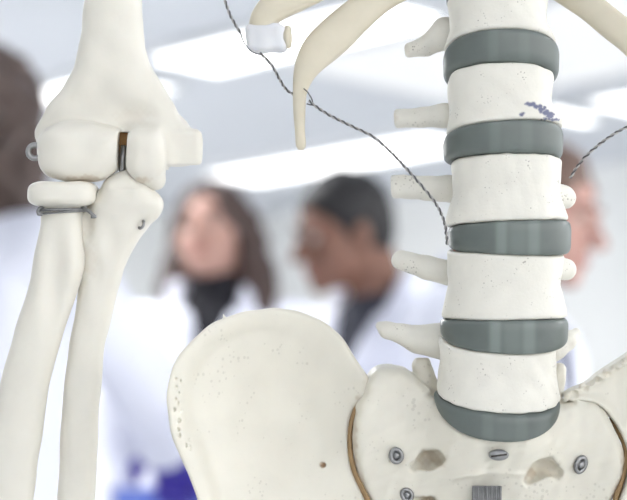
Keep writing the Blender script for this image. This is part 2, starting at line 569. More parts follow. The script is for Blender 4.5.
def disc_part(i):
    top, bot, cx, hw = SU[i]
    xl, xr, t, b = DT[i]
    zlo, zhi = -max(b) - 30, -min(t) + 30
    fl = Field((xl - 8, -BD - 8, zlo), (xr + 8, BD + 10, zhi), 1.0)
    mid = [(0, xl + 3, xr - 3), (.2, xl + .5, xr - .5), (.75, xl, xr), (1, xl + 2, xr - 2)]
    body(fl, top, bot, mid, b0=BD + 1)

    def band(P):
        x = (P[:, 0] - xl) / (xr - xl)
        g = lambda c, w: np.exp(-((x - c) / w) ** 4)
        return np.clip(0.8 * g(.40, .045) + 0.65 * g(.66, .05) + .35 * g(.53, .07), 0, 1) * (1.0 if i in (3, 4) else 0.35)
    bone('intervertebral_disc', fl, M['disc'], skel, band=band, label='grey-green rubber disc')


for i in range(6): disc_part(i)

VB = [  # rows (u, xl, xr); left process, right process, thickness
    dict(rows=[(0, 443, 557), (.12, 445, 555), (.45, 450, 547), (.8, 449, 546), (1, 447, 549)],
         left=[(448, 33, 30, 17), (428, 38, 42, 10), (405, 42, 47.5, 7)], right=[(540, 34, 34, 10), (550, 38, 38, 7)]),
    dict(rows=[(0, 446, 563), (.12, 447, 561), (.5, 450, 551), (.8, 447, 552), (1, 448, 555)],
         left=[(448, 33, 113, 13), (425, 37, 115, 10), (396, 42, 116, 10)], right=[(552, 34, 117, 10), (562, 40, 119, 7)]),
    dict(rows=[(0, 444, 568), (.12, 446, 566), (.5, 453, 559), (.85, 452, 561), (1, 451, 562)],
         left=[(452, 33, 188, 14), (430, 37, 187, 12), (394, 42, 185, 12)], right=[(556, 34, 194, 14), (570, 40, 196, 12)]),
    dict(rows=[(0, 442, 567), (.12, 443, 566), (.5, 448, 560), (.88, 447, 563), (1, 447, 564)],
         left=[(450, 33, 273, 13), (428, 37, 268, 11.5), (403, 42, 260, 10)], right=[(558, 34, 268, 13), (571, 40, 270, 11)]),
    dict(rows=[(0, 436, 560), (.12, 437, 559), (.5, 440, 555), (.88, 439, 556), (1, 441, 558)],
         left=[(448, 33, 343, 20), (420, 36, 341, 14), (388, 40, 331, 8), (381, 41, 327, 4)],
         right=[(556, 36, 352, 13), (572, 42, 343, 10), (582, 46, 335, 5)]),
]
for i, v in enumerate(VB):
    top = SU[i][1]; bot = SU[i + 1][0]
    xs = [r[1] for r in v['rows']] + [p[0] - 14 for p in v['left']]
    zc = -(top.side + bot.side) / 2
    fl = Field((min(xs) - 6, -BD - 6, zc - 75), (600, 150, zc + 75), 1.0)
    body(fl, top, bot, v['rows'])
    cx = SU[i + 1][2]
    # arch behind the body: pedicles, laminae, spinous process, joint facets
    for sgn in (-1, 1):
        fl.cap((cx + sgn * 26, 30, zc + 8), (cx + sgn * 26, 62, zc + 6), 11, 10, k=5)
        fl.cap((cx + sgn * 27, 60, zc + 6), (cx + sgn * 4, 92, zc - 8), 9, 8, k=5)
        fl.cap((cx + sgn * 26, 62, zc + 4), (cx + sgn * 25, 66, zc + 38), 9, 8, k=4)
        fl.cap((cx + sgn * 20, 72, zc - 4), (cx + sgn * 20, 76, zc - 36), 8, 7, k=4)
    fl.cap((cx, 92, zc - 4), (cx, 138, zc - 16), 8, 9, sc=(.7, 1, 1.6), k=6)
    for side in ('left', 'right'):
        Pn = v[side]
        for a, b in zip(Pn[:-1], Pn[1:]):
            fl.cap((a[0], a[1], -a[2]), (b[0], b[1], -b[2]), a[3], b[3], sc=(1, .75, 1), k=3)
    if i < 3:                                               # blunt, sawn-off looking ends
        cut = v['left'][-1][0] + (0, -1, -1)[i]
        fl.put(lambda X, Y, Z: X - cut + 0.08 * (Z - zc) + 0 * Y, (cut - 20, 20, zc - 40), (cut + 4, 60, zc + 40), op='s', k=4)
    fl.wobble(0.3, 26, seed=i + 1)
    paint = None
    if i == 1:
        rp = np.random.RandomState(11); blobs = []
        for _ in range(46):
            t = rp.rand(); blobs.append((526 + 24 * t + rp.normal() * 1.5, 106.5 + 12 * t + rp.normal() * (1.0 + 2.2 * t * (1 - t)), .6 + rp.rand() * 1.5))
        for _ in range(16): blobs.append((534 + 25 * rp.rand(), 121.5 + rp.normal() * .8, .6 + rp.rand()))
        blobs += [(517, 117.5, 1.8), (519, 116, 1.1), (521, 107, .9)]

        def paint(P):
            a = np.zeros(len(P))
            for bx, bz, br in blobs:
                q = np.hypot((P[:, 0] - bx) / 1.25, -P[:, 2] - bz); a = np.maximum(a, np.clip(br - q + .5, 0, 1))
            return a * (P[:, 1] < 0)
    tipx = v['left'][-1]
    bone('lumbar_vertebra', fl, M['vert'], skel, paint=paint,
         stain_shades=[(tipx[0] - 4, tipx[1], -tipx[2] + 2, 11, .16)] if i < 2 else None)

top = Surf(-112, -136, -114, 492, 48); bot = SU[0][0]
fl = Field((425, -50, -30), (560, 150, 160), 1.2)
body(fl, top, bot, [(0, 448, 545), (.12, 449, 544), (.5, 453, 535), (.88, 450, 537), (1, 449, 538)])
for sgn in (-1, 1):
    fl.cap((494 + sgn * 24, 30, 60), (494 + sgn * 24, 66, 58), 11, 10, k=5)
    fl.cap((494 + sgn * 24, 62, 56), (494 + sgn * 36, 72, 50), 10, 8, k=5)
    fl.cap((494 + sgn * 25, 60, 58), (494 + sgn * 4, 92, 44), 9, 8, k=5)
fl.cap((494, 92, 46), (494, 138, 30), 8, 9, sc=(.7, 1, 1.6), k=6)
bone('thoracic_vertebra', fl, M['vert'], skel)

# ---- pelvis: plate bones from an outline and a front surface


def poly_sd(Px, X, Z, xs, zs):
    """signed distance to a closed polygon on the grid xs x zs (inside negative)"""
    P = np.asarray(Px, float); Xg, Zg = np.meshgrid(xs, zs, indexing='ij')
    d = np.full(Xg.shape, 1e9); inside = np.zeros(Xg.shape, bool)
    for i in range(len(P)):
        a = P[i - 1]; b = P[i]; ab = b - a
        t = np.clip(((Xg - a[0]) * ab[0] + (Zg - a[1]) * ab[1]) / (ab @ ab + 1e-9), 0, 1)
        d = np.minimum(d, (Xg - a[0] - t * ab[0]) ** 2 + (Zg - a[1] - t * ab[1]) ** 2)
        c = ((a[1] > Zg) != (b[1] > Zg)) & (Xg < (b[0] - a[0]) * (Zg - a[1]) / (b[1] - a[1] + 1e-9) + a[0])
        inside ^= c
    d = np.sqrt(d); return np.where(inside, -d, d)


def closed_spline(P, n=6):
    P = np.asarray(P, float); Q = np.vstack([P[-1:], P, P[:2]]); out = []
    for i in range(1, len(Q) - 2):
        for t in np.arange(n) / n:
            a, b, c, d = Q[i - 1], Q[i], Q[i + 1], Q[i + 2]
            out.append(0.5 * (2 * b + (c - a) * t + (2 * a - 5 * b + 4 * c - d) * t * t + (3 * b - a - 3 * c + d) * t ** 3))
    return np.array(out)


def plate(outline, front, thick, lo, hi, h=1.0, rnd=5):
    """front(x,z,e) gives the near surface's y, thick(x,z,e) the thickness, e the distance inside the outline"""
    fl = Field(lo, hi, h)
    P = closed_spline([(x, -y) for x, y in outline])
    sd = poly_sd(P, None, None, fl.ax[0], fl.ax[2]).astype(np.float32)
    X, Z = np.meshgrid(fl.ax[0], fl.ax[2], indexing='ij'); e = np.clip(-sd, 0, None)
    yf = front(X, Z, e).astype(np.float32); yb = yf + thick(X, Z, e).astype(np.float32)
    gx, gz = np.gradient(yf, h); sl = 1 / np.sqrt(1 + gx ** 2 + gz ** 2)
    Y = fl.ax[1][None, :, None]
    a = smax((yf[:, None, :] - Y) * sl[:, None, :], (Y - yb[:, None, :]) * sl[:, None, :], 1.0)
    fl.d = smax(a, np.broadcast_to(sd[:, None, :], a.shape), rnd).astype(np.float32)
    return fl


IL = [(360, 404), (368, 393), (369, 381), (362, 370), (352, 354), (342, 339), (328, 326), (305, 314), (285, 309.5), (268, 308.5), (245, 311), (226, 317),
      (205, 329), (190, 343), (178, 362), (172, 385), (172, 405), (177, 428), (185, 450), (194, 470), (200, 488), (204, 510), (212, 545), (228, 590), (262, 625),
      (310, 630), (350, 605), (372, 560), (374, 525), (366, 500), (356, 476), (350, 446), (352, 418)]


def il_front(X, Z, e):
    py = -Z; t = np.clip((355 - X) / 180, 0, 1.1)
    base = 18 - 75 * t ** 1.25 + 0.10 * (330 - py)
    bowl = 34 * np.exp(-(((X - 285) / 62) ** 2 + ((py - 405) / 75) ** 2))
    # a raised outer lip along the crest and its left border
    lip = -11 * np.exp(-(e / 19) ** 4) * np.clip((300 - X) / 80, 0.15, 1)
    return base + bowl + lip


def il_thick(X, Z, e):
    t = np.clip((X - 300) / 60, 0, 1)
    return 8 + 10 * np.exp(-(e / 16) ** 2) + 14 * t + 18 * np.clip((-Z - 520) / 60, 0, 1)


fl = plate(IL, il_front, il_thick, (165, -85, -636), (378, 85, -300))
rs = np.random.RandomState(3)
for _ in range(34):                                    # small casting pits along the crest
    py = rs.uniform(372, 450); x = np.interp(py, [372, 405, 428, 450], [176, 175, 180, 188]) + 3 + rs.gamma(2, 5)
    e = 10.0; y = float(il_front(np.array(x), np.array(-py), np.array(min(12, x - 172.0))))
    fl.ell((x, y, -py), (1.3, 2.5, 1.1 + rs.rand()), op='s', k=.6)
yy = float(il_front(np.array(323.), np.array(-466.), np.array(30.)))
fl.ell((323, yy, -466), (2.6, 4, 2.6), op='s', k=.5)
ys = float(il_front(np.array(226.), np.array(-319.), np.array(3.))) + 6
fl.cap((227, ys, -320), (224.5, ys, -312.5), 2.4, .5, k=1)
fl.wobble(0.5, 30, seed=12)
bone('ilium', fl, M['bone'], skel, stain_shades=[(323, yy + 2, -466, (3, 5, 3), .8), (361, 15, -404, (6, 40, 8), .35), (368, 15, -384, (5, 40, 10), .12)])

IR = [(609, 414), (598, 405), (586, 402), (572, 402), (566, 396), (574, 390), (588, 384), (600, 375), (612, 367), (627, 357), (645, 344), (690, 322), (740, 316), (785, 340),
      (806, 385), (800, 430), (782, 480), (768, 540), (744, 595), (700, 628), (650, 610), (618, 560), (612, 525), (619, 500), (627, 480), (629, 455), (621, 432)]


def ir_front(X, Z, e):
    py = -Z; t = np.clip((X - 618) / 180, 0, 1.1)
    return 16 - 75 * t ** 1.25 + 0.10 * (330 - py) + 20 * np.exp(-(((X - 692) / 60) ** 2 + ((py - 405) / 70) ** 2)) - 6 * np.exp(-(e / 8) ** 2)


fl = plate(IR, ir_front, lambda X, Z, e: 8 + 10 * np.exp(-(e / 16) ** 2) + 14 * np.clip((670 - X) / 60, 0, 1) + 18 * np.clip((-Z - 520) / 60, 0, 1),
           (560, -95, -636), (812, 90, -306), 1.2)
rs = np.random.RandomState(5)
for _ in range(34):
    x = rs.uniform(566, 660); py = np.interp(x, [566, 600, 627, 660], [397, 376, 358, 337]) + rs.uniform(-1, 6)
    fl.ell((x, ir_front(np.array(x), np.array(-py), np.array(2.)) + 1, -py), (3.2, 4, 2.6), op='s' if rs.rand() < .6 else 'u', k=1.5)
bone('ilium', fl, M['bone'], skel)

# ---- sacrum
SA = [(357, 404), (364, 394), (368, 381), (377, 371), (390, 368), (406, 371), (418, 379), (430, 390), (445, 400), (560, 404), (574, 397), (588, 399), (600, 405), (610, 418),
      (618, 436), (625.5, 456), (624, 478), (616, 497), (600, 530), (575, 590), (540, 640), (507, 665), (465, 645), (425, 595), (385, 535), (367, 501), (358, 476), (352.5, 446), (354, 418)]


def sa_front(X, Z, e):
    py = -Z
    c = np.exp(-((X - 497) / 62) ** 4)                    # the body of the first sacral segment
    yy_ = np.linspace(350, 680, 331); sm_ = np.interp(yy_, [360, 395, 436, 478, 520, 660], [-12, -20, -38, -20, -8, 20])
    sm_ = np.convolve(np.pad(sm_, 14, mode='edge'), np.hanning(29) / np.hanning(29).sum(), 'same')[14:-14]
    slope = np.interp(py.ravel(), yy_, sm_).reshape(py.shape)
    am_ = np.interp(yy_, [360, 380, 440, 500, 660], [24, 8, -6, 2, 30])
    am_ = np.convolve(np.pad(am_, 14, mode='edge'), np.hanning(29) / np.hanning(29).sum(), 'same')[14:-14]
    ala = np.interp(py.ravel(), yy_, am_).reshape(py.shape)
    ridge = -3.0 * np.exp(-((py - 476 + 6 * np.cos((X - 495) / 30)) / 3.2) ** 2) * np.exp(-((X - 490) / 48) ** 4)
    ala = ala + 6 * np.exp(-(((X - 430) / 30) ** 2 + ((py - 400) / 22) ** 2)) + 5 * np.exp(-(e / 5) ** 2)
    return c * slope + (1 - c) * ala + ridge


fl = plate(SA, sa_front, lambda X, Z, e: 62 - 25 * np.clip((-Z - 480) / 180, 0, 1) + 0 * X, (346, -60, -670), (632, 110, -360), 1.1, rnd=7)
top5 = SU[5][1]


def cutf(X, Y, Z):                                        # seat of the last disc
    e = np.sqrt(((X - 497) / 72) ** 2 + (Y / 60) ** 2) - 1
    return smax(e * 40, (top5.z(X, Y) - Z) * 0.7, 2)


fl.put(cutf, (425, -60, -450), (569, 60, -360), op='s', k=2)
# pelvic foramina
def dig(pts, k=4):
    # hollows scooped out along a line; the depth follows the local front surface
    for (x0, p0, r0), (x1, p1, r1) in zip(pts[:-1], pts[1:]):
        y0 = float(sa_front(np.array([[float(x0)]]), np.array([[-float(p0)]]), np.array([[30.]]))[0, 0])
        y1 = float(sa_front(np.array([[float(x1)]]), np.array([[-float(p1)]]), np.array([[30.]]))[0, 0])
        fl.cap((x0, y0 + r0 * .5, -p0), (x1, y1 + r1 * .9, -p1), r0, r1, sc=(1, 1.7, 1), op='s', k=k)


dig([(415, 466, 4), (428, 460, 9), (436, 457, 8)], 6)
dig([(528, 476, 6), (538, 467, 8), (545, 465, 8), (557, 472, 4)], 6)
dig([(417, 502, 5), (430, 504, 8)], 5)
fl.cap((432, 40, -395), (424, 44, -368), 12, 10, k=4)      # joint horns beside the last vertebra
fl.cap((560, 46, -395), (566, 52, -374), 10, 8, k=4)
fl.wobble(0.5, 22, seed=31)
sacrum = bone('sacrum', fl, M['bone'], skel, stain_shades=[(432, 0, -458, (13, 40, 9), .34), (428, 8, -503, (10, 40, 7), .4), (529, 6, -473, (7, 40, 7), .38), (545, 6, -468, (16, 40, 10), .12),
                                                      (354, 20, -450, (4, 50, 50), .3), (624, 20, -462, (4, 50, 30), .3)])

# brown joint lines between sacrum and ilium
for pts in ([(361, 12, 402), (355, 9, 412), (351, 8, 428), (350, 6, 446), (352, 4, 462), (356, 2, 477), (362, 0, 489), (368, 0, 502), (376, 2, 522)],
            [(613, 14, 420), (621, 10, 434), (626.5, 8, 446), (627.5, 6, 458), (626, 4, 472), (622, 2, 485), (617, 0, 498), (613, 2, 520)]):
    P = spline([(x, y + 6, -z) for x, y, z in pts], 6)
    r = np.interp(np.arange(len(P)), [0, 6, 30, len(P) - 1], [1.0, 2.4, 2.8, 3.2])
    V, Fc = tube(P, r, 8, flat=np.full(len(P), 2.4))
    link_mesh('joint_cartilage', bone_space(V), Fc, M['joint'], skel)['label'] = 'brown joint line'


def px_mesh(mb, name, m, parent, smooth=True, label=None):
    o = link_mesh(name, bone_space(mb.v), mb.f, m, parent, smooth)
    if label: o['label'] = label
    return o


def eye_screw(x, py, y, r, tilt, parent, squash=1.0, yaw=0.0):
    ring = []
    for k in range(22):
        th = 2 * math.pi * k / 22
        a, b = r * math.cos(th) * squash, r * math.sin(th)
        ring.append((x + a * math.cos(tilt) - b * math.sin(tilt), y - 4 + a * yaw, -py + a * math.sin(tilt) + b * math.cos(tilt)))
    mb = MB().tube(ring, r * 0.34, 8, closed=True)
    px_mesh(mb, 'eye_screw', M['steel'], parent, label='steel eye screw')
    mb = MB().tube([(x, y - 5, -py), (x, y + 10, -py)], r * .62, 14)
    px_mesh(mb, 'screw_head', M['steel'], parent)


eye_screw(396, 455, -3, 6.5, .2, sacrum, .85)
eye_screw(580, 464, -1, 7.5, -.35, sacrum, .62, .5)
eye_screw(407, 495, 4, 6, .6, sacrum, .8)
mb = MB().tube([(495, -41, -451), (495, -39, -451), (495, -20, -451)], [8.5, 10, 9], 24)
mb.v = [(x, y, -451 + (z + 451) * .55) for x, y, z in mb.v]
px_mesh(mb, 'slotted_screw', M['steel'], sacrum)
R_ = Matrix.Rotation(math.radians(-8), 3, 'Y')
px_mesh(MB().box((495, -41.2, -451), (8, .8, .9), np.array(R_)), 'screw_slot', M['dark'], sacrum, False)
# ribbed steel bracket on the front of the sacrum
mb = MB()
for k in range(13):
    xx = 471.5 + k * 2.2
    mb.tube([(xx, -27 + (0.9 if k % 2 else 0), -483), (xx, -22, -520), (xx, -10, -560)], 1.35, 6)
mb.box((484.7, -18, -521), (14, 5, 37.5))
px_mesh(mb, 'ribbed_bracket', M['zinc'], skel, True, 'ribbed grey metal bracket')
# support post down to a round foot
foot = skel_base
mb = MB().tube([(foot[0], foot[1], 0.02), (foot[0], foot[1], 0.6), (foot[0], foot[1], 0.96)], 0.012, 16)
mb.obj('support_pole', M['steel'], skel, True)
mb = MB()
for k in range(5):
    a = k * 2 * math.pi / 5 + .3
    mb.tube([(foot[0], foot[1], .09), (foot[0] + .14 * math.cos(a), foot[1] + .14 * math.sin(a), .075), (foot[0] + .27 * math.cos(a), foot[1] + .27 * math.sin(a), .03)], [.02, .017, .014], 10)
    mb.tube([(foot[0] + .27 * math.cos(a) - .012, foot[1] + .27 * math.sin(a), .025), (foot[0] + .27 * math.cos(a) + .012, foot[1] + .27 * math.sin(a), .025)], .025, 16)
mb.obj('stand_foot', M['dark'], skel, True)

# ---- humerus
fl = Field((20, -60, -205), (212, 60, 300), 1.0)
Y0 = 14
fl.loft([(-z, a, b, y, d) for z, a, b, y, d in [(-290, 90, 134, Y0, 22), (-92, 89, 133, Y0, 22), (-40, 87, 137, Y0, 24), (0, 83, 140.5, Y0, 26), (30, 80, 142.5, Y0, 27), (50, 77, 145, Y0, 26),
         (65, 72, 150, Y0, 25), (75, 67.5, 155, Y0, 24), (88, 60, 162, Y0, 22), (100, 50, 170, Y0, 20), (110, 43.5, 177, Y0, 19), (118, 40, 183, Y0, 18),
         (126, 38, 191, Y0, 17), (133, 36.5, 198, Y0, 16), (145, 37, 199, Y0, 15), (158, 40, 198, Y0, 15), (166, 60, 196, Y0, 14)]], p=2.7, end=5)
fl.ell((134, -9, -118), (27, 11, 15), op='s', k=7)           # hollow above the joint
fl.ell((98, -9, -108), (12, 5, 12), op='s', k=8)
fl.ell((80, -3, -152), (42, 27, 30.5), p=2.6, k=5)
fl.ell((104, -2, -149), (22, 26, 22), p=2.6, k=4)
fl.ell((147.5, -2, -155), (20, 27, 27), p=3.0, k=14)
fl.put(lambda X, Y, Z: np.sqrt(np.maximum(np.abs(X - 184) - 11, 0) ** 2 + np.maximum(np.abs(Y - 15) - 9, 0) ** 2 + np.maximum(np.abs(Z + 147.5) - 13, 0) ** 2) - 4.5, (166, 0, -167), (200, 30, -128), k=5)
fl.cap((146, -2, -168), (156, -1, -180), 15, 10, k=6)
fl.put(lambda X, Y, Z: (Z + 165) * -1.0 + 0 * X + 0 * Y - 1000 * (X < 168), (168, -60, -200), (212, 60, -150), op='u') if False else None


def below(X, Y, Z):                                          # the flat lower face of the inner epicondyle
    return smax(Z + 165.0, 167.0 - X, 2) + 0 * Y


fl.put(below, (166, -60, -205), (212, 60, -166), op='s', k=2)


def slot(X, Y, Z):
    lean = 124.0 + (Z + 150) * 0.05
    return np.maximum(np.maximum(np.abs(X - lean) - 4.8, Y - 6), np.maximum(Z + 132.5, -Z - 200))


fl.put(slot, (114, -60, -200), (134, 8, -131), op='s', k=1)
fl.wobble(0.5, 26, seed=44)
humerus = bone('humerus', fl, M['arm'], skel, stain_shades=[(90, -20, -181, (30, 30, 5), .35), (143, -20, -181, (10, 30, 4), .3), (132, 0, -118, (18, 20, 10), .08)])  # last, faint tint paints shade into the hollow above the joint
px_mesh(MB().box((124, 6, -149), (5, 3, 18)), 'joint_spacer', M['brass'], humerus, False, 'brown spacer in the joint slot')
px_mesh(MB().tube([(124.3, -4, -146), (123.4, -6, -158), (122.6, -6, -176)], [3.0, 3.4, 3.4], 12), 'hinge_pin', M['steel'], humerus, label='steel hinge pin')


def ring(cx, py, y, r, th, a0, a1, name, parent, tilt=(1, 0), mm='zinc'):
    pts = []
    for k in range(26):
        a = a0 + (a1 - a0) * k / 25
        pts.append((cx + r * math.cos(a) * tilt[0], y + r * math.cos(a) * tilt[1], -py + r * math.sin(a)))
    px_mesh(MB().tube(spline(pts, 2), th, 10), name, M[mm], parent, label='grey wire loop')


ring(36, 152, -6, 6.6, 3.0, math.radians(10), math.radians(350), 'eye_hook', humerus, (1, .1), 'steel')

# ---- radius
RD = [(182.5, 31, 97), (205, 31, 97)]
fl = Field((-52, -48, -575), (102, 48, -178), 1.1)
fl.loft([(-z, a, b, y, d) for z, a, b, y, d in [(200, 44, 84, -2, 21), (210, 41, 83, -2, 20), (225, 41, 82, -2, 19), (240, 38, 83, -2, 19), (255, 34.5, 86.5, -2, 20), (266, 33, 86, -2, 20), (280, 31, 82, -2, 20),
         (300, 25, 75, -2, 19), (330, 15, 65, -2, 18), (360, 7, 55.5, -2, 18), (386, 0, 50, -2, 18), (422, -10, 44, -2, 18), (460, -19, 39, -2, 18), (500, -28, 34, -2, 18), (570, -42, 26, -2, 18)]], p=2.2)
fl.ell((64, -2, -194), (34, 32, 13.5), p=3.6, k=4)
fl.ell((64, -2, -176), (24, 24, 9), op='s', k=3)
fl.cap((72, 6, -255), (74, 8, -272), 12, 9, k=7)
fl.ell((58, -26, -290), (10, 10, 50), op='s', k=12)
fl.wobble(0.3, 50, seed=51)
radius = bone('radius', fl, M['arm'], skel)
pts = []
for k in range(40):
    a = 2 * math.pi * k / 40
    pts.append((63 + 24.5 * math.cos(a), -2 + 23 * math.sin(a), -210 + .10 * (math.cos(a) * 20) * .2))
px_mesh(MB().tube(pts, 1.5, 8, closed=True).tube([(x, y, z - 2.8 + .06 * (x - 63)) for x, y, z in pts], 1.15, 8, closed=True), 'wire_binding', M['zinc'], radius, label='grey wire bound round the neck')
px_mesh(MB().tube(spline([(84, -14, -208), (90, -18, -211), (95, -20, -215), (97, -17, -217), (93, -16, -217)], 4), 1.7, 8), 'wire_knot', M['zinc'], radius)
px_mesh(MB().tube(spline([(47, -16, -207), (42, -20, -209), (41, -22, -213), (45, -20, -215)], 4), 1.6, 8), 'wire_end', M['zinc'], radius)

# ---- ulna
fl = Field((45, -44, -575), (168, 60, -164), 1.0)
fl.loft([(-z, a, b, y, d) for z, a, b, y, d in [(192, 98, 158, 8, 22), (205, 88, 160, 8, 24), (215, 78, 155, 9, 22), (226, 76, 149.5, 10, 21), (240, 77, 138, 10, 20), (256, 79, 129, 10, 19), (271, 80, 122.5, 10, 18),
         (292, 76.5, 117, 10, 17), (320, 73, 110, 10, 16), (344, 68, 104, 10, 16), (380, 64, 100.5, 10, 15), (412, 60.5, 98, 10, 15), (460, 58, 96, 10, 15), (500, 56, 93.5, 10, 15), (570, 53, 90, 10, 14)]], p=2.4, end=14)
fl.cap((126, -4, -180), (126, 8, -204), 10.5, 20, k=10)
fl.cap((115, -2, -189), (109, 4, -205), 13, 16, k=8)
fl.cap((138, 0, -190), (148, 6, -205), 13, 14, k=8)
fl.ell((87, -16, -222), (8, 13, 20), op='s', k=5)            # notch for the head of the radius
fl.ell((97, -13, -266), (8, 6, 17), op='s', k=5)
fl.ell((113, -11, -262), (8, 4, 24), op='s', k=5)
fl.wobble(0.35, 40, seed=61)
ulna = bone('ulna', fl, M['arm'], skel, stain_shades=[(91, -6, -262, (7, 14, 18), .10), (88, -4, -222, (8, 14, 16), .10)])  # both tints paint shade into the groove and the radius notch
px_mesh(MB().tube(spline([(138, 0, -226), (141, -8, -228.5), (144, -10, -226), (144.5, -8, -222), (142, -2, -220)], 5), 1.5, 8), 'wire_staple', M['steel'], ulna, label='small steel staple')


# ---- ribs
def rib(pts, name='rib', m='rib', stn=None):
    """pts: x, py, y, half breadth (in the picture plane), half thickness"""
    fl_p = spline([(x, y, -z, a, b) for x, z, y, a, b in pts], 10)
    P = fl_p[:, :3]; V = []; n = 18
    for i in range(len(P)):
        t = P[min(i + 1, len(P) - 1)] - P[max(i - 1, 0)]; t /= np.linalg.norm(t)
        s = np.cross(t, [0, 1, 0]); s /= np.linalg.norm(s); q = np.cross(s, t)
        for k in range(n):
            th = 2 * math.pi * k / n; c, d = math.cos(th), math.sin(th)
            c2 = math.copysign(abs(c) ** .8, c); d2 = math.copysign(abs(d) ** .8, d)
            V.append(P[i] + fl_p[i, 3] * c2 * s + fl_p[i, 4] * d2 * q)
    Fc = []
    for i in range(len(P) - 1):
        for k in range(n):
            l = (k + 1) % n; Fc.append((i * n + k, (i + 1) * n + k, (i + 1) * n + l, i * n + l))
    Fc.append(tuple(range(n))); Fc.append(tuple((len(P) - 1) * n + k for k in range(n))[::-1])
    return link_mesh(name, bone_space(V), Fc, M[m], skel)


rib([(301, 151, -20, 2.5, 2), (301, 146, -20, 5, 4), (300, 132, -20, 5, 4.5), (299.5, 115, -20, 6, 5), (300, 95, -20, 7, 5.5), (303, 80, -20, 10, 6), (309, 66, -19, 14, 7), (320, 51, -17, 18, 8), (338, 34, -14, 19, 8),
     (356, 17, -8, 17.5, 8), (382, -4, 0, 16, 8), (420, -24, 20, 14, 9), (464, -40, 56, 10, 9)])
r11 = rib([(262, 32, -26, 13, 9), (266, 20, -26, 14, 9), (276, 10, -25, 15, 9), (296, 0, -22, 15, 9), (326, -16, -16, 15, 9), (380, -50, 10, 14, 9), (440, -84, 40, 12, 9), (470, -96, 56, 9, 9)])
rib([(522, -60, 62, 9, 9), (534, -44, 52, 12, 9), (560, -18, 30, 13, 8), (590, 6, 5, 14.5, 8), (612, 26, -5, 15, 8), (632, 44, -12, 15, 7), (650, 72, -16, 12, 6), (662, 120, -18, 7, 4)])
fl = Field((238, -50, 0 - 66), (300, 0, -14), .8)
fl.put(lambda X, Y, Z: smax(smax(np.abs(X + (Z + 42) * .06 - 267) - 20, np.abs(Y + 25) - 11, 6), np.abs(Z + 41 - (X - 267) * .02) - 14, 6), (244, -40, -60), (292, -10, -20))
fl.wobble(0.7, 30, seed=3)
cart = bone('rib_cartilage', fl, M['cart'], skel, label='white cut cartilage end')
mb = MB().tube([(286.6, -26, -40), (290.5, -27, -40), (292.2, -27, -40)], [11.5, 11, 6], 20)
mb.v = [(x, -26 + (y + 26) * .85, z) for x, y, z in mb.v]
px_mesh(mb, 'cut_face', M['rib'], cart, label='beige cut face of the cartilage')


# ---- twisted hanging wires
def twisted(pts, name='suspension_wire', single=()):
    P = spline([(x, y, -z) for x, z, y in pts], 14)
    seg = np.linalg.norm(np.diff(P, axis=0), axis=1); s = np.concatenate([[0], np.cumsum(seg)])
    n = int(s[-1] / 0.9); t = np.linspace(0, s[-1], n)
    Q = np.stack([np.interp(t, s, P[:, i]) for i in range(3)], 1)
    tg = np.gradient(Q, axis=0); tg /= np.linalg.norm(tg, axis=1)[:, None]
    a = np.cross(tg, [0, 1.0, 0]); a /= np.linalg.norm(a, axis=1)[:, None]; b = np.cross(tg, a)
    for ph in (0, math.pi):  # two tones paint the glints and dark gaps of one grey wire
        w = t * 2 * math.pi / 10 + ph
        mb = MB().tube(Q + .8 * (np.cos(w)[:, None] * a + np.sin(w)[:, None] * b), .82, 6)
        px_mesh(mb, 'suspension_wire', M['wire' if ph == 0 else 'wire_glint'], skel, label='twisted wire strand, dark gaps painted in' if ph == 0 else 'twisted wire strand, glints painted in')


def strand(pts, r=.7):
    px_mesh(MB().tube(spline([(x, y, -z) for x, z, y in pts], 8), r, 6), 'wire_strand', M['wire'], skel)


twisted([(214, -40, -36), (221, -16, -38), (225, 0, -40), (232, 20, -41), (242, 38, -42)])
strand([(242, 37, -42), (245, 46, -40), (252, 55, -39), (258, 58, -40), (263, 59, -42)])
twisted([(261, 57, -42), (272, 68, -32), (281, 83, -20), (287, 91, -12), (297, 97, -10)])
strand([(304, 91, -27), (308, 95, -30), (312, 102, -30), (312, 107, -30), (307, 106, -28)])
twisted([(309, 103, -30), (316, 109, -32), (330, 118, -34), (352, 129, -36), (372, 139, -38), (388, 153, -40), (404, 170, -42), (420, 188, -42), (434, 206, -42), (442, 224, -38), (445, 245, -32)])
twisted([(652, 118, -30), (627, 127, -34), (612, 134, -36), (597, 144, -36), (583, 156, -34), (573, 168, -30), (567, 179, -24)])


# =================================================================== THE PEOPLE
def rotm(yaw=0, pitch=0, roll=0):
    return np.array(Matrix.Rotation(math.radians(yaw), 3, 'Z') @ Matrix.Rotation(math.radians(pitch), 3, 'X') @ Matrix.Rotation(math.radians(roll), 3, 'Y'))


TORSO = [(0.76, .10, .10), (0.86, .172, .125), (0.95, .168, .122), (1.08, .142, .102), (1.20, .16, .112), (1.33, .182, .118), (1.40, .178, .100), (1.45, .12, .075), (1.49, .06, .055)]


def torso(fl, grow, zlo, zhi, hem=None, **kw):
    rows = [(z, -w - grow, w + grow, .01, d + grow) for z, w, d in TORSO if zlo <= z <= zhi]
    if hem: rows = [(z, -w, w, .01, d) for z, w, d in hem] + rows
    fl.loft(rows, p=2.4, end=.02, **kw)


def arm_pts(side, pose):
    sh = np.array([side * .178, .012, 1.405])
    el, wr = np.array(pose[0], float), np.array(pose[1], float)
    return sh, el, wr


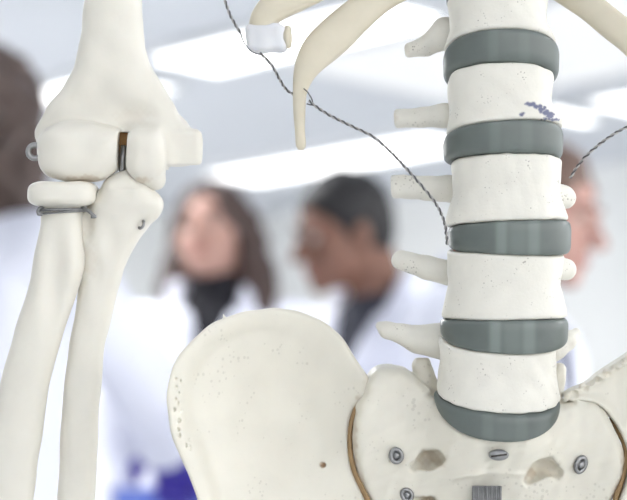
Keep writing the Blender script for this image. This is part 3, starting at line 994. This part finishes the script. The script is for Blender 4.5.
def hand(fl, wr, d, n, side, grow=0.0, curl=.35, k=.006):
    """palm and five fingers; d points along the hand, n out of the back of the hand"""
    d = d / np.linalg.norm(d); n = n - d * (n @ d); n /= np.linalg.norm(n); s = np.cross(d, n) * side
    pc = wr + d * .05
    for q in (-.024, -.008, .008, .024):
        fl.cap(wr + d * .012 + s * q * .6, wr + d * .085 + s * q, .015 + grow, .012 + grow, k=.012)
    for j, (q, L) in enumerate(((-.029, .062), (-.0095, .078), (.0095, .083), (.029, .073))):
        p = wr + d * .088 + s * q; dd = d; spread = (q / .03) * .08
        for seg, fr in enumerate((.45, .32, .23)):
            c = curl * (seg + .6)
            dd = d * math.cos(c) - n * math.sin(c) + s * spread
            p2 = p + dd * L * fr
            fl.cap(p, p2, .0092 + grow - seg * .0008, .0086 + grow - seg * .0008, k=.002)
            p = p2
    p = wr + d * .03 + s * .03; dd = d * .6 + s * .75 - n * .25; dd /= np.linalg.norm(dd)
    p2 = p + dd * .04; fl.cap(p - s * .012, p2, .014 + grow, .0105 + grow, k=.01)
    dd = d * .9 + s * .35 - n * .35; dd /= np.linalg.norm(dd); fl.cap(p2, p2 + dd * .035, .0105 + grow, .009 + grow, k=.003)


def head_sdf(fl, xf):
    h = dict(xf=xf)
    fl.ell((0, .012, .03), (.076, .098, .092), k=.01, **h)
    fl.ell((0, -.032, -.045), (.058, .062, .066), k=.03, **h)
    fl.ell((0, -.076, -.098), (.022, .018, .017), k=.02, **h)
    for s in (-1, 1):
        fl.ell((s * .046, -.055, -.028), (.022, .025, .022), k=.015, **h)          # cheeks
        fl.ell((s * .032, -.094, .003), (.018, .012, .011), op='s', k=.01, **h)    # eye sockets
        fl.cap((s * .014, -.091, .02), (s * .045, -.078, .022), .0085, .007, k=.012, **h)   # brows
        fl.ell((s * .079, .008, -.012), (.009, .019, .031), k=.006, **h)           # ears
        fl.ell((s * .012, -.106, -.036), (.009, .010, .008), k=.006, **h)
    fl.cap((0, -.092, .008), (0, -.117, -.032), .007, .0115, k=.008, **h)           # nose
    fl.cap((-.018, -.087, -.062), (.018, -.087, -.062), .008, k=.006, **h)
    fl.cap((-.016, -.086, -.072), (.016, -.086, -.072), .0085, k=.005, **h)
    fl.ell((0, -.1, -.067), (.022, .006, .0016), op='s', k=.002, **h)


def person(label, px, py, Y, rz, scale, skin_m, hair_m, shirt_m, head=(0, 0, 0), fwd=0.0, hair_kind='short', arms=None, gloves=None, world_arm=None):
    """px, py: where the middle of the head stands in view at distance Y; built at 1.75 m and scaled"""
    hc = at_y(px, py, Y)
    Rz = np.array(Matrix.Rotation(rz, 3, 'Z'))
    S = scale
    piv = np.array([0, .005 - fwd * .5, 1.545]); Rh = rotm(*head)
    hcl = piv + Rh @ np.array([0, -.012 - fwd * .5, .085])           # head centre in the figure's frame
    base = np.array([hc[0], hc[1], 0]) - Rz @ np.array([hcl[0] * S, hcl[1] * S, 0])
    root = empty('person', base, label, 'person', rz=rz)
    root.scale = (S, S, S)
    WORLD_POS[root.name] = np.zeros(3)
    xf = (Rh, hcl)
    if arms is None: arms = [((-.25, .03, 1.12), (-.25, -.10, .90)), ((.25, .03, 1.12), (.25, -.10, .90))]
    if world_arm is not None: arms[0] = tuple(Rz.T @ (q - base) / S for q in world_arm)
    reach = np.array([p for a in arms for p in a])
    lo = np.minimum(np.array([-.27, -.24, -.01]), reach.min(0) - .2); hi = np.maximum(np.array([.27, .2, 1.80]), reach.max(0) + .2)
    lo[2] = -.01; hi[2] = 1.82
    fl = Field(lo, hi, .0062)
    torso(fl, 0, 0, 2)
    fl.cap((0, .02, 1.44), piv + Rh @ np.array([0, .0, .03]), .060, .054, k=.03)
    for s in (-1, 1):
        fl.cap((s * .06, .01, 1.44), (s * .165, .012, 1.41), .04, .052, k=.03)
        fl.cap((s * .088, .01, .88), (s * .095, -.005, .50), .088, .056, k=.03)
        fl.cap((s * .095, -.005, .50), (s * .10, .015, .30), .054, .055, k=.02)
        fl.cap((s * .10, .015, .30), (s * .10, .02, .09), .052, .036, k=.02)
        fl.cap((s * .10, .035, .045), (s * .115, -.13, .028), .036, .026, k=.02)
    for s, pose in zip((-1, 1), arms):
        sh, el, wr = arm_pts(s, pose)
        fl.cap(sh, el, .052, .040, k=.03); fl.cap(el, wr, .041, .026, k=.015)
        d = wr - el
        hand(fl, wr, d, np.array([0.0, 0, 1.0]) if abs(d[2]) < .8 * np.linalg.norm(d) else np.array([s * 1.0, 0, 0.2]), s)
    head_sdf(fl, xf)
    P, Fc = fl.mesh()
    body_o = link_mesh('body', P, Fc, skin_m, root, local=True)

    def lm(name, f2, m, label=None, parent=None):
        P, Fc = f2.mesh()
        o = link_mesh(name, P, Fc, m, parent or root, local=True)
        if label: o['label'] = label
        return o
    # trousers, shoes
    f2 = Field((-.26, -.2, .08), (.26, .2, 1.05), .008)
    torso(f2, .008, .76, 1.0)
    for s in (-1, 1):
        f2.cap((s * .088, .01, .86), (s * .097, -.005, .50), .100, .074, k=.02); f2.cap((s * .097, -.005, .50), (s * .10, .02, .12), .074, .058, k=.02)
    lm('trousers', f2, M['jean'])
    for s in (-1, 1):
        f2 = Field((s * .11 - .07, -.2, 0), (s * .11 + .07, .1, .13), .005)
        f2.cap((s * .10, .035, .05), (s * .116, -.135, .038), .045, .038, k=.02)
        f2.cap((s * .10, .03, .06), (s * .10, .025, .1), .045, .043, k=.02)
        f2.put(lambda X, Y, Z: .004 - Z + 0 * X + 0 * Y, op='i')
        lm('shoe', f2, M['shoe'])
    # shirt: shows in the coat's opening
    f2 = Field((-.24, -.17, .9), (.24, .17, 1.56), .007)
    torso(f2, .007, .9, 1.49)
    if hair_kind == 'long': f2.cap((0, .015, 1.44), (0, .0, 1.515), .064, .060, k=.02)
    else: f2.cap((0, .015, 1.42), (0, .008, 1.475), .074, .070, k=.02)
    lm('shirt', f2, shirt_m)
    # lab coat
    f2 = Field(lo - .02, hi + .02, .008)
    f2.put(lambda X, Y, Z: 0 * X + 0 * Y + 0 * Z + 1e3)
    torso(f2, .024, .85, 1.46, hem=[(.52, .235, .185), (.70, .22, .17)])
    f2.loft([(1.42, -.13, .13, .02, .09), (1.47, -.088, .088, .022, .078), (1.515, -.078, .078, .03, .075)], end=.01, k=.02)
    for s, pose in zip((-1, 1), arms):
        sh, el, wr = arm_pts(s, pose)
        f2.cap((s * .10, .01, 1.425), sh, .055, .066, k=.03)
        wr2 = wr - (wr - el) * .06
        f2.cap(sh, el, .070, .058, k=.02); f2.cap(el, wr2, .058, .046, k=.02)
    f2.cap((0, .0, 1.44), (0, -.0, 1.60), .072, .076, op='s', k=.006)

    VN = .050 if hair_kind == 'long' else .066

    def vee(X, Y, Z):
        w = np.interp(Z.ravel(), [1.16, 1.22, 1.49, 1.56], [-.02, .0, VN, VN + .012]).reshape(Z.shape)
        return np.maximum((np.abs(X) - w) * .9, Y - .0) + 0 * Z
    f2.put(vee, (-.1, -.2, 1.1), (.1, .0, 1.56), op='s', k=.003)
    for s in (-1, 1):                                              # lapels and collar
        f2.cap((s * .088, -.03, 1.50), (s * .075, -.105, 1.36), .022, .030, sc=(1, .5, 1), k=.004)
        f2.cap((s * .075, -.105, 1.36), (s * .022, -.148, 1.17), .028, .012, sc=(1, .5, 1), k=.004)
        f2.cap((s * .088, -.03, 1.50), (s * .06, .07, 1.525), .018, .018, sc=(1, 1, 1.4), k=.006)
    f2.put(lambda X, Y, Z: np.maximum(np.maximum(np.abs(X) - .004, Y + .09), Z - 1.2), (-.01, -.3, .5), (.01, -.09, 1.2), op='s', k=.004)
    f2.wobble(.004, .16, seed=int(px) + 77)
    coat = lm('lab_coat', f2, M['coat'], 'white lab coat')
    for z in (1.10, 0.98, 0.86):
        yv = -np.interp(z, [.85, .95, 1.08, 1.2], [.155, .145, .13, .14])
        mb = MB().tube([(.02, yv - .004, z), (.02, yv - .010, z)], .009, 12)
        link_mesh('button', mb.v, mb.f, M['bench'], coat).location = np.array([.02, yv - .007, z]) - WORLD_POS[coat.name]
    # hair
    f2 = Field(hcl - np.array([.2, .2, .32]), hcl + np.array([.2, .2, .16]), .006)
    h = dict(xf=xf)
    if hair_kind == 'short':
        f2.ell((0, .016, .036), (.082, .102, .096), k=.01, **h)
        f2.ell((0, .06, -.02), (.06, .045, .06), k=.02, **h)
        f2.ell((0, -.085, -.03), (.10, .085, .088), op='s', k=.006, **h)
        f2.ell((0, -.02, -.085), (.12, .09, .07), op='s', k=.006, **h)
    else:
        f2.ell((0, .02, .040), (.090, .108, .100), k=.01, **h)
        for s in (-1, 1):
            f2.cap((s * .078, .02, .03), (s * .098, .03, -.10), .034, .042, k=.02, **h)
            f2.cap((s * .098, .03, -.10), (s * (.112 if s > 0 else .10), .02, -.20), .044, .034, k=.02, **h)
        f2.cap((0, .06, .0), (0, .085, -.18), .075, .06, sc=(1.2, .7, 1), k=.03, **h)
        f2.ell((-.006, -.10, -.03), (.060, .10, .098), op='s', k=.012, **h)
    f2.wobble(.005 if hair_kind == 'long' else .002, .05, seed=int(px) + 53)
    lm('hair', f2, hair_m)
    # eyes, brows, lips
    for s in (-1, 1):
        f2 = Field(hcl - .13, hcl + .13, .0035) if False else None
        c = hcl + Rh @ np.array([s * .031, -.079, .001])
        V = []; Fs = []; nr, ns = 8, 12
        for i in range(nr + 1):
            for j in range(ns):
                a, b = math.pi * i / nr, 2 * math.pi * j / ns
                V.append(c + .0105 * np.array([math.sin(a) * math.cos(b), math.sin(a) * math.sin(b), math.cos(a)]))
        for i in range(nr):
            for j in range(ns): Fs.append((i * ns + j, (i + 1) * ns + j, (i + 1) * ns + (j + 1) % ns, i * ns + (j + 1) % ns))
        e = link_mesh('eye', V, Fs, M['eyew'], root, local=True)
        mb = MB().tube([c + Rh @ np.array([0, -.0090, 0]), c + Rh @ np.array([0, -.0110, 0])], .0055, 12)
        o = link_mesh('iris', mb.v, mb.f, M['dark'], e); o.location = c + Rh @ np.array([0, -.0100, 0]) - WORLD_POS[e.name]
        mb = MB().tube([hcl + Rh @ np.array([s * x, y, z]) for x, y, z in ((.014, -.099, .024), (.03, -.094, .030), (.048, -.081, .024))], [.003, .0042, .002], 8)
        link_mesh('eyebrow', mb.v, mb.f, hair_m, root, local=True)
    mb = MB().tube([hcl + Rh @ np.array(p) for p in ((-.024, -.088, -.066), (-.01, -.0965, -.064), (0, -.097, -.066), (.01, -.0965, -.064), (.024, -.088, -.066))], [.002, .005, .0055, .005, .002], 8)
    link_mesh('lips', mb.v, mb.f, M['lips'], root, local=True)
    if gloves:
        for s, pose in zip((-1, 1), arms):
            sh, el, wr = arm_pts(s, pose); d = wr - el; d /= np.linalg.norm(d)
            f2 = Field(wr - .22, wr + .22, .004)
            hand(f2, wr, d, np.array([0.0, 0, 1.0]) if abs(d[2]) < .8 else np.array([s * 1.0, 0, 0.2]), s, grow=.0028)
            f2.cap(wr - d * .05, wr + d * .02, .034, .030, k=.01)
            lm('glove', f2, gloves, 'violet nitrile glove')
    return root


M['lips'] = mat('lips', srgb(168, 100, 96), 0.5, noise=.05)
person('person with long brown hair, white lab coat and black turtleneck, facing the camera', 212, 234, 4.45, math.radians(-6), 1.0,
       skin('light_skin', 184, 144, 130), hair('brown_hair', 72, 52, 46), M['black'], head=(-10, -10, -5), hair_kind='long')
person('person with short black hair bending the head down, white lab coat over charcoal shirt', 343, 207, 3.76, math.radians(-44), .955,
       skin('brown_skin', 130, 92, 75), hair('black_hair', 24, 21, 23), M['charcoal'], head=(-24, 14, 4), fwd=.07)
person('person mostly hidden behind the spine, brown hair, white lab coat, facing right', 541, 210, 2.93, math.radians(62), .90,
       skin('fair_skin', 190, 148, 136), hair('chestnut_hair', 120, 96, 84), M['navy'], head=(4, 14, 0), fwd=.05)
person('person at the left edge in white lab coat and violet gloves, brown hair, turned away', -12, 128, 3.0, math.radians(142), .985,
       skin('pale_skin', 198, 162, 148), hair('dark_brown_hair', 84, 68, 62), M['navy'], head=(10, 8, 0), hair_kind='long',
       world_arm=(at_y(146, 385, 2.98), at_y(168, 445, 3.17)), arms=[((-.25, .05, 1.12), (-.22, -.16, 1.0)), ((.25, .0, 1.13), (.2, -.22, 1.0))], gloves=M['glove'])

# =================================================================== BENCH AND TRAY
bench = empty('lab_bench', (.46, 3.38, 0), 'white laboratory bench the people in lab coats stand around', 'bench')
WORLD_POS[bench.name] = np.array([.46, 3.38, 0])
MB().box((.46, 3.38, .885), (.82, .145, .015), bev=.004).obj('worktop', M['bench'], bench)
for sx in (-.78, .78):
    for sy in (-.09, .09):
        MB().box((.46 + sx, 3.38 + sy, .435), (.02, .02, .435)).obj('leg', M['trim'], bench)
MB().box((.46, 3.38, .82), (.76, .012, .03)).obj('cross_rail', M['trim'], bench)
tp = at_y(168, 486, 3.42)
tray = empty('storage_tray', (tp[0], 3.42, .9), 'blue plastic tray box on the bench under the gloved hand', 'tray')
WORLD_POS[tray.name] = np.array([tp[0], 3.42, .9])
mb = MB()
hx, hy, zb, zt_, w = .085, .075, .90, 1.04, .004
mb.box((tp[0], 3.42, zb + w), (hx, hy, w))
for s in (-1, 1):
    mb.box((tp[0] + s * hx, 3.42, (zb + zt_) / 2), (w, hy, (zt_ - zb) / 2)); mb.box((tp[0], 3.42 + s * hy, (zb + zt_) / 2), (hx, w, (zt_ - zb) / 2))
mb.obj('tray_body', M['tote'], tray)
mb = MB()
for s in (-1, 1):
    mb.box((tp[0] + s * (hx + .006), 3.42, zt_ - .006), (.006, hy + .012, .006)); mb.box((tp[0], 3.42 + s * (hy + .006), zt_ - .006), (hx + .012, .006, .006))
mb.obj('rim', M['tote'], tray)
